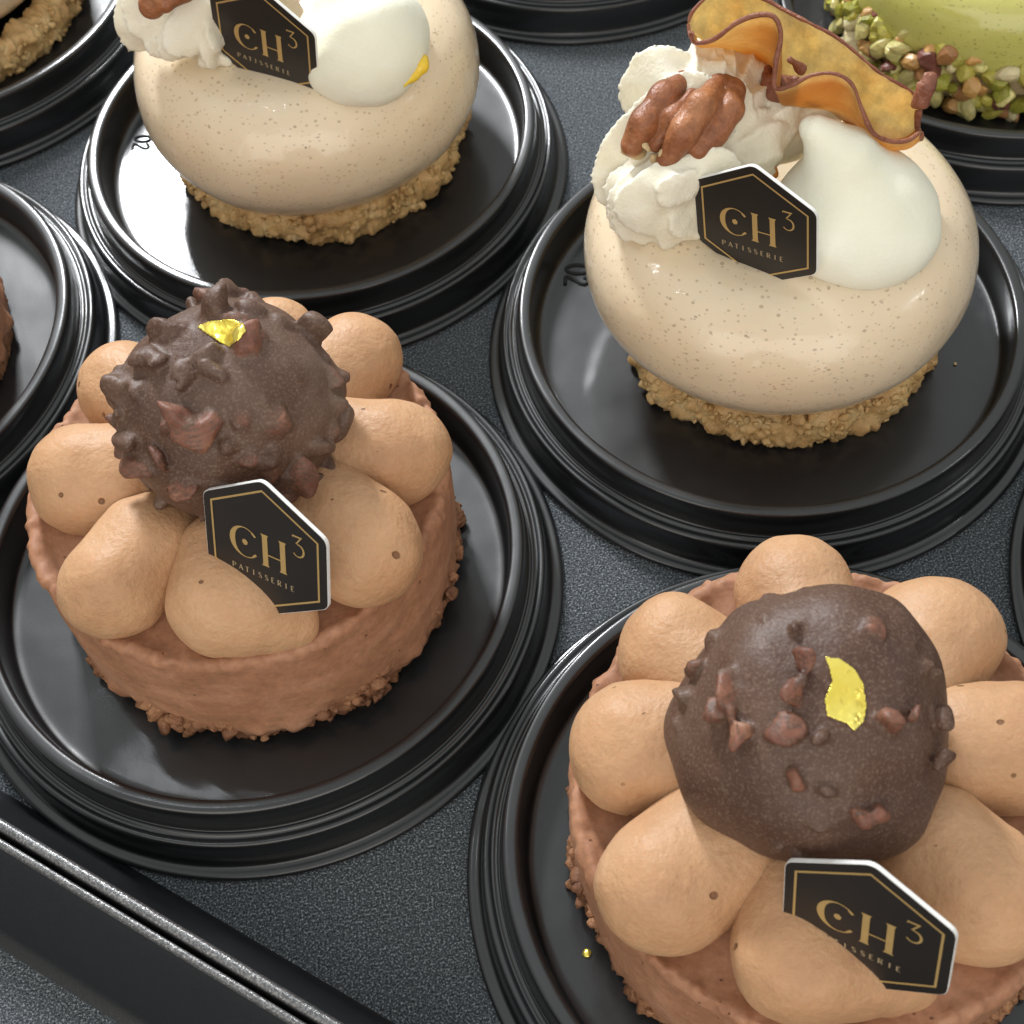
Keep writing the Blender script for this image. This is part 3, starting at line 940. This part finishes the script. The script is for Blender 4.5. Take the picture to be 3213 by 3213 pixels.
def petal(G, pts, flat, k):
    """chain squeezed sideways: a piped ridge, taller than wide"""
    a = np.array(pts[0][:3]); b = np.array(pts[-1][:3]); d = b - a
    n = np.array([-d[1], d[0], 0]); n = n / (np.linalg.norm(n) + 1e-9)
    m = (a + b) / 2
    def T(X): return X + (flat - 1) * ((X - m) @ n)[..., None] * n
    GG = T(G); q = [tuple(T(np.array(p[:3])[None])[0]) + (p[3],) for p in pts]
    D = (chain(GG, q, k) if len(q) > 1 else np.linalg.norm(GG - np.array(q[0][:3]), axis=-1) - q[0][3]) * .8
    u = (G - m) @ n + .35 * (G[..., 2] - m[2])           # grooves of the star nozzle run along the ridge
    rm = max(p[3] for p in pts)
    return D + .19 * rm * (np.abs(np.sin(u * math.pi / max(.04, rm * .58))) ** .8 - .6) * (rm > .05)


def cream(chains, parent, seed, h=.0095, k_in=.05, k_out=.010, floor=.70, flat=1.5):
    C = [px(c) for c in chains]
    P = np.array([p for c in C for p in c])
    G, o = grid((P[:, :3] - P[:, 3:4]).min(0) - .02, (P[:, :3] + P[:, 3:4]).max(0) + .02, h)
    W = G + .018 * np.stack([vnoise(G, 5, seed), vnoise(G, 5, seed + 1), vnoise(G, 5, seed + 2)], -1) + .006 * np.stack([vnoise(G, 19, seed), vnoise(G, 19, seed + 1), vnoise(G, 19, seed + 2)], -1)
    D = None
    for c in C:
        d = petal(W, c, flat, k_in); D = d if D is None else smin(D, d, k_out)
    D = np.maximum(D, floor - G[..., 2]) + .0018 * vnoise(G, 40, seed + 5)
    V, F = nets(D, o, h)
    return link('whipped_cream', mesh('whipped_cream', V, F), MAT['white_cream'], parent)


def pecan(chains, cuts, parent, seed):
    V, F = blend_body([px(c) for c in chains], .0058, .05, .003, None, lambda G: .002 * vnoise(G, 9, seed) + .0018 * vnoise(G, 30, seed + 1), .01)
    p = link('pecan_nut', mesh('pecan_nut', V, F), MAT['pecan'], parent)
    if cuts:
        for i, c in enumerate(cuts):
            V, F = blend_body([px(c)], .0055, .03, .005, None, lambda G: .009 * vnoise(G, 22, seed + 3 + i) + .003 * vnoise(G, 50, seed), .01)
            link('broken_nut_edge', mesh('broken_nut_edge', V, F), MAT['pecan_cut'], p)
    return p


# --- B: the one with the apple slice
cB = (.995, 3.365)
rB = glazed('B', 'cream glazed dessert topped with pecan, whipped cream, white drop and dried apple slice', cB, .655, .775, (1.024, 3.355), .553, 201)
cream([
    [(1320, 250, .98, .16), (1258, 262, .97, .15), (1205, 300, .91, .13), (1175, 345, .85, .085)],
    [(1280, 320, .95, .12), (1215, 365, .88, .10), (1180, 405, .80, .055)],
    [(1330, 330, .98, .10), (1268, 355, .96, .105), (1222, 388, .90, .10), (1195, 425, .81, .055)],
    [(1300, 370, .90, .09), (1255, 410, .85, .07), (1222, 438, .79, .045)],
    [(1310, 370, .90, .09), (1285, 415, .85, .065), (1264, 452, .78, .038)],
    [(1272, 440, .80, .038), (1312, 440, .80, .022)],
    [(1320, 210, 1.02, .17), (1262, 175, 1.03, .13), (1228, 195, 1.0, .08)],
    [(1330, 190, 1.03, .16), (1330, 140, 1.04, .10), (1335, 118, 1.03, .05)],
    [(1360, 160, 1.03, .13), (1378, 122, 1.03, .07), (1360, 112, 1.02, .035)],
    [(1390, 190, 1.0, .10), (1418, 140, 1.03, .055), (1408, 112, 1.05, .03)],
    [(1370, 270, .94, .13), (1412, 215, 1.0, .08), (1430, 178, 1.03, .035)],
    [(1390, 300, .90, .12), (1432, 268, .94, .10), (1462, 262, .92, .05)],
    [(1440, 280, .88, .11), (1478, 225, .97, .07), (1500, 192, 1.0, .04)],
    [(1480, 260, .88, .10), (1530, 212, .96, .06), (1585, 205, .96, .035)],
    [(1350, 325, .88, .11), (1395, 320, .88, .08), (1440, 335, .84, .045)],
], rB, 7)
pecan([
    [(1192, 274, 1.06, .036), (1216, 232, 1.12, .038), (1252, 184, 1.15, .038), (1290, 154, 1.14, .034)],
    [(1238, 272, 1.07, .024), (1270, 222, 1.14, .024), (1305, 178, 1.16, .020)],
    [(1260, 302, 1.06, .035), (1290, 250, 1.14, .036), (1322, 200, 1.18, .036), (1354, 160, 1.16, .034)],
    [(1308, 312, 1.03, .038), (1318, 306, 1.04, .036)],
    [(1318, 282, 1.08, .034), (1347, 246, 1.10, .036), (1376, 205, 1.13, .034), (1383, 172, 1.13, .028), (1364, 154, 1.15, .022)],
    [(1250, 240, 1.05, .032), (1325, 220, 1.06, .038), (1300, 270, 1.04, .032)],
], [[(1191, 282, 1.05, .027), (1206, 290, 1.02, .020)], [(1212, 268, 1.085, .017), (1224, 284, 1.06, .015)], [(1234, 298, 1.04, .020), (1240, 318, 1.0, .015)], [(1252, 292, 1.08, .022), (1264, 304, 1.06, .018)], [(1280, 330, 1.0, .018), (1304, 336, 1.0, .016)],
    [(1386, 190, 1.14, .018), (1383, 205, 1.14, .014)]], rB, 9)


def drop(parent, main, rad, tipc, seed, name='white_cream_drop'):
    c = at(*main)
    tc = px(tipc)
    lo = c - np.array(rad) - .06; hi = c + np.array(rad) + .12
    for p in tc: lo = np.minimum(lo, np.array(p[:3]) - p[3] - .02); hi = np.maximum(hi, np.array(p[:3]) + p[3] + .02)
    G, o = grid(lo, hi, .0105)
    D = ellip(G, c, rad)
    D = smin(D, chain(G, tc, .05), .10)
    D = np.maximum(D, .69 - G[..., 2])
    D = D + .008 * vnoise(G, 4, seed) + .003 * vnoise(G, 12, seed + 1)
    V, F = nets(D, o, .0105)
    return link(name, mesh(name, V, F), MAT['meringue'], parent)


drop(rB, (1618, 408, .80), (.262, .275, .175), [(1625, 370, .86, .15), (1592, 300, .99, .10), (1556, 262, 1.05, .052), (1536, 243, 1.085, .030), (1528, 240, 1.085, .020)], 13)

# dried apple slice folded like a taco: front edge, fold, back edge (px, py, z)
front = [(1302, 62, 1.16), (1312, 84, 1.12), (1345, 72, 1.16), (1390, 42, 1.22), (1430, 30, 1.24), (1462, 34, 1.24), (1474, 70, 1.20), (1464, 120, 1.14), (1462, 165, 1.08), (1490, 160, 1.10), (1530, 143, 1.13), (1575, 142, 1.14), (1606, 162, 1.12), (1626, 205, 1.07), (1644, 245, 1.01), (1676, 268, .97), (1712, 268, .96), (1737, 252, .96)]
fold = [(1306, 60, 1.13), (1325, 75, 1.10), (1352, 84, 1.06), (1395, 102, 1.02), (1425, 118, .99), (1450, 140, .97), (1462, 165, .96), (1468, 180, .95), (1478, 195, .94), (1500, 200, .93), (1530, 206, .93), (1560, 214, .93), (1590, 226, .93), (1615, 236, .93), (1638, 250, .93), (1668, 262, .93), (1704, 262, .93), (1732, 246, .94)]
back = [(1300, 42, 1.19), (1306, 20, 1.24), (1322, 0, 1.28), (1350, -14, 1.31), (1385, -16, 1.33), (1420, -6, 1.34), (1452, 6, 1.34), (1478, 20, 1.33), (1505, 34, 1.32), (1530, 46, 1.31), (1558, 62, 1.29), (1586, 80, 1.27), (1612, 100, 1.24), (1636, 122, 1.21), (1660, 142, 1.18), (1694, 160, 1.14), (1722, 172, 1.10), (1734, 205, 1.03)]


def cr(pts, n):
    p = np.array(pts, float); q = np.vstack([2 * p[0] - p[1], p, 2 * p[-1] - p[-2]]); m = len(p) - 1; out = []
    for k in range(n + 1):
        u = k / n * m; i = min(int(u), m - 1); t = u - i; i += 1
        out.append(0.5 * ((2 * q[i]) + (-q[i - 1] + q[i + 1]) * t + (2 * q[i - 1] - 5 * q[i] + 4 * q[i + 1] - q[i + 2]) * t * t + (-q[i - 1] + 3 * q[i] - 3 * q[i + 1] + q[i + 2]) * t ** 3))
    return np.array(out)


n = 110
front = [(a, b_, 1.0 + (z - .93) * 1.18) for a, b_, z in front]
back = [(a, b_, .97 + (z - .97) * .62) for a, b_, z in back]
E3 = [cr([at(*p) for p in e], n) for e in (front, fold, back)]
m1 = 14; m2 = 26
rows = []
for i in range(m1):
    t = i / m1; rows.append(E3[0] * (1 - t) + E3[1] * t + (0, 0, 0) - np.array([0, .03, 0]) * math.sin(math.pi * t))
for i in range(m2 + 1):
    t = i / m2; rows.append(E3[1] * (1 - t) + E3[2] * t + np.array([0, -.0, -.03]) * math.sin(math.pi * t))
S = np.array(rows)
S[..., 2] += .010 * vnoise(S, 6, 5) + .005 * vnoise(S, 14, 6); S[..., 1] += .008 * vnoise(S, 9, 8)
ny_ = S.shape[0]; F = []
for i in range(ny_ - 1):
    for j in range(n): F.append((i * (n + 1) + j, i * (n + 1) + j + 1, (i + 1) * (n + 1) + j + 1, (i + 1) * (n + 1) + j))
ame = mesh('dried_apple_slice', S.reshape(-1, 3), F)
shade_v = np.array([[max(0, 1 - i / (m1 + 9)) ** .5 * .6 if i > m1 else 1.0 for _ in range(n + 1)] for i in range(ny_)]) * (.75 + .35 * vnoise(S, 7, 11))  # painted shade: full on the front flap, fading past the fold
shade_v[:2] *= .6
aa_ = ame.attributes.new('flap_shade', 'FLOAT', 'POINT'); aa_.data.foreach_set('value', shade_v.ravel().astype(np.float32))
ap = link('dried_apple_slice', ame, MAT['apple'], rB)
sol = ap.modifiers.new('thick', 'SOLIDIFY'); sol.thickness = .007; sol.offset = 0


def edge_tube(P, r, seed, name, parent, mat):
    V = []; F = []; k = 10
    for i, p in enumerate(P):
        q = P[min(i + 1, len(P) - 1)] - P[max(i - 1, 0)]; q = q / (np.linalg.norm(q) + 1e-9)
        a = np.cross(q, [0.3, .2, 1]); a /= np.linalg.norm(a); b = np.cross(q, a)
        rr = r * (1 + .30 * float(vnoise(np.array([p]), 14, seed)[0]) + .2 * float(vnoise(np.array([p]), 40, seed)[0]))
        if i in (0, len(P) - 1): rr *= .4
        for j in range(k):
            w = 2 * math.pi * j / k; V.append(p + a * rr * math.cos(w) + b * rr * math.sin(w))
    for i in range(len(P) - 1):
        for j in range(k): F.append((i * k + j, i * k + (j + 1) % k, (i + 1) * k + (j + 1) % k, (i + 1) * k + j))
    F.append(tuple(range(k))); F.append(tuple(range(len(V) - 1, len(V) - 1 - k, -1)))
    return link(name, mesh(name, V, F), mat, parent)


edge_tube(S[0], .0068, 1, 'apple_peel', ap, MAT['peel'])
edge_tube(S[-1], .0055, 2, 'apple_peel', ap, MAT['peel'])
edge_tube(S[:, 0], .007, 4, 'apple_peel', ap, MAT['peel'])
edge_tube(S[:, -1], .009, 5, 'apple_peel', ap, MAT['peel'])
# curled corner and the shrivelled core
for cc, nm in (([[(1724, 198, 1.04, .014), (1738, 192, 1.06, .022), (1748, 165, 1.10, .024), (1754, 148, 1.12, .021)]], 'curled_peel'),
               ([[(1446, 135, 1.05, .020), (1452, 165, 1.05, .028), (1474, 172, 1.05, .034), (1482, 200, 1.01, .020)], [(1470, 160, 1.06, .02), (1500, 155, 1.07, .016)]], 'shrivelled_core'),
               ([[(1492, 112, 1.17, .013), (1512, 130, 1.12, .018)]], 'shrivelled_core')):
    V, F = blend_body([px(c) for c in cc], .006, .02, .01, None, lambda G: .007 * vnoise(G, 16, 3) + .004 * vnoise(G, 40, 4), .01)
    link(nm, mesh(nm, V, F), MAT['peel'], ap)
for cc in ([[(1455, 322, .86, .018), (1460, 330, .85, .014)]], [[(1618, 232, .93, .022), (1640, 240, .92, .016)], [(1600, 225, .94, .014), (1612, 230, .94, .012)]]):
    V, F = blend_body([px(c) for c in cc], .006, .02, .01, None, lambda G: .008 * vnoise(G, 18, 5), .01)
    link('caramel_piece', mesh('caramel_piece', V, F), MAT['orange'], rB)
shift_children(rB, (cB[0], cB[1], .1))

# --- C: upper left
cC = (-.585, 4.545)
rC = glazed('C', 'cream glazed dessert at upper left whose top is cut off by the photo edge', cC, .658, .775, (-.58, 4.56), .568, 301, z0=.165)
cream([
    [(340, -30, 1.0, .15), (290, 10, .96, .11), (272, 45, .90, .085), (280, 62, .85, .06)],
    [(380, -40, 1.0, .14), (330, 30, .92, .09), (312, 70, .86, .07)],
    [(430, -20, .98, .11), (390, 20, .95, .085), (350, 65, .90, .070), (325, 98, .83, .040)],
    [(420, 20, .92, .085), (402, 70, .88, .055), (400, 108, .81, .045)],
    [(400, 105, .80, .045), (428, 112, .79, .025)],
    [(440, -80, .95, .17), (360, -110, 1.0, .16), (460, -150, .95, .15)],
], rC, 17)
pecan([
    [(286, 12, 1.10, .042), (300, -20, 1.14, .05), (340, -70, 1.16, .045)],
    [(312, 8, 1.12, .032), (345, -30, 1.14, .045), (370, -80, 1.15, .04)],
    [(275, -20, 1.08, .03), (300, -70, 1.10, .04)],
], None, rC, 19)
drop(rC, (682, 85, .80), (.245, .26, .185), [(685, 50, .90, .16), (655, -20, .99, .09), (635, -60, 1.05, .04)], 23)
V, F = blend_body([px([(800, 112, .80, .016), (797, 125, .79, .020), (780, 143, .775, .016), (762, 160, .77, .010)])], .006, .02, .01, None, lambda G: .004 * vnoise(G, 16, 4), .01)
link('yellow_gel', mesh('yellow_gel', V, F), MAT['gel'], rC)
shift_children(rC, (cC[0], cC[1], .1))

# --- G: top left corner
cG = (-2.27, 5.72)
rG = glazed('G', 'pale glazed dessert in the top left corner with a thick crumble base showing', cG, .66, .75, (-2.25, 5.66), .61, 401)
shift_children(rG, (cG[0], cG[1], .1))

# --- F: pistachio dessert
cF = (2.19, 4.86)
rF = thing('pistachio_dessert', 'green pistachio dessert with a chopped nut coating in the top right corner', 'dessert', (cF[0], cF[1], .1))
V, F = revolve(puck(.63, .12, .66, .05, 2.6), 256, lambda V, N: .006 * vnoise(V, 3, 5))
g = link('green_mousse', mesh('green_mousse', V, F), MAT['green'], rF); g.location = (cF[0], cF[1], 0); flip(g)
rng = np.random.default_rng(77)
NC = [((.52, .46, .09), 30), ((.66, .58, .22), 24), ((.36, .35, .05), 14), ((.60, .33, .10), 16), ((.46, .22, .08), 8), ((.20, .07, .05), 7), ((.70, .60, .34), 8)]
cols = sum([[c] * k for c, k in NC], [])
Vs = []; Fs = []; Cs = []; off = 0
for i in range(430):
    a = rng.uniform(0, 2 * math.pi); u = rng.uniform(0, 1) ** 1.15
    z = .125 + .27 * u
    rr = .585 + .050 * math.sin(math.pi * min(1, u * 1.05) * .75 + .35) + rng.uniform(-.012, .03)
    s = rng.uniform(.032, .062)
    v = ICO1[0] * np.array([1.0, rng.uniform(.55, .8), rng.uniform(.45, .7)])
    N = rng.normal(size=(7, 3)); N /= np.linalg.norm(N, axis=1)[:, None]
    v = ICO2[0] * np.array([1.15, rng.uniform(.6, .85), rng.uniform(.5, .75)])
    for nn in N:
        dd = v @ nn; lim = rng.uniform(.45, .75); ex = np.maximum(dd - lim, 0); v = v - ex[:, None] * nn
    v = (v @ rotm(rng).T) * s + np.array([cF[0] + rr * math.cos(a), cF[1] + rr * math.sin(a), z])
    v[:, 2] = np.maximum(v[:, 2], .102)
    col = np.array(cols[rng.integers(len(cols))]) * rng.uniform(.8, 1.12)
    Vs.append(v); Cs += [tuple(col) + (1,)] * len(v); Fs += [tuple(x + off for x in f) for f in ICO2[1]]; off += len(v)
me = mesh('nut_coating', np.vstack(Vs), Fs)
ca = me.color_attributes.new('nutcol', 'FLOAT_COLOR', 'POINT'); ca.data.foreach_set('color', np.array(Cs, np.float32).ravel())
link('chopped_nut_coating', me, MAT['nuts'], rF, False)
V, F = revolve([(.56, .13), (.585, .2), (.59, .3), (.56, .42)], 128, lambda V, N: .01 * vnoise(V, 9, 2))
g = link('nut_coating_bed', mesh('nut_coating_bed', V, F), MAT['pecan_cut'], rF); g.location = (cF[0], cF[1], 0)
shift_children(rF, (cF[0], cF[1], .1))

# gold flake lying on the lower right lid
p = at(1107, 1799, .105)
V = ICO2[0] * (1 + .3 * vnoise(ICO2[0], 2, 3)[:, None]) * np.array([.014, .012, .006]) + np.array([0, 0, .005])
o = link('gold_flake', mesh('gold_flake', V, ICO2[1]), MAT['gold']); o.location = (p[0], p[1], .104)
tag(o, 'tiny gold flake lying on the lid of the lower right dessert', 'gold flake')

for pxy, sz, lab in (((1802, 687), .006, 'tiny pale crumb on the lid right of the dessert with the apple slice'), ((1113, 1440), .005, 'tiny pale speck on the tray between the two chocolate desserts')):
    onlid = pxy[0] > 1500
    p = at(pxy[0], pxy[1], .105 if onlid else .005)
    V = ICO1[0] * (1 + .35 * vnoise(ICO1[0], 2, 8)[:, None]) * sz + np.array([0, 0, sz * .6])
    o = link('pale_crumb', mesh('pale_crumb', V, ICO1[1]), MAT['pecan_cut']); o.location = (p[0], p[1], .104 if onlid else .002)
    tag(o, lab, 'crumb')
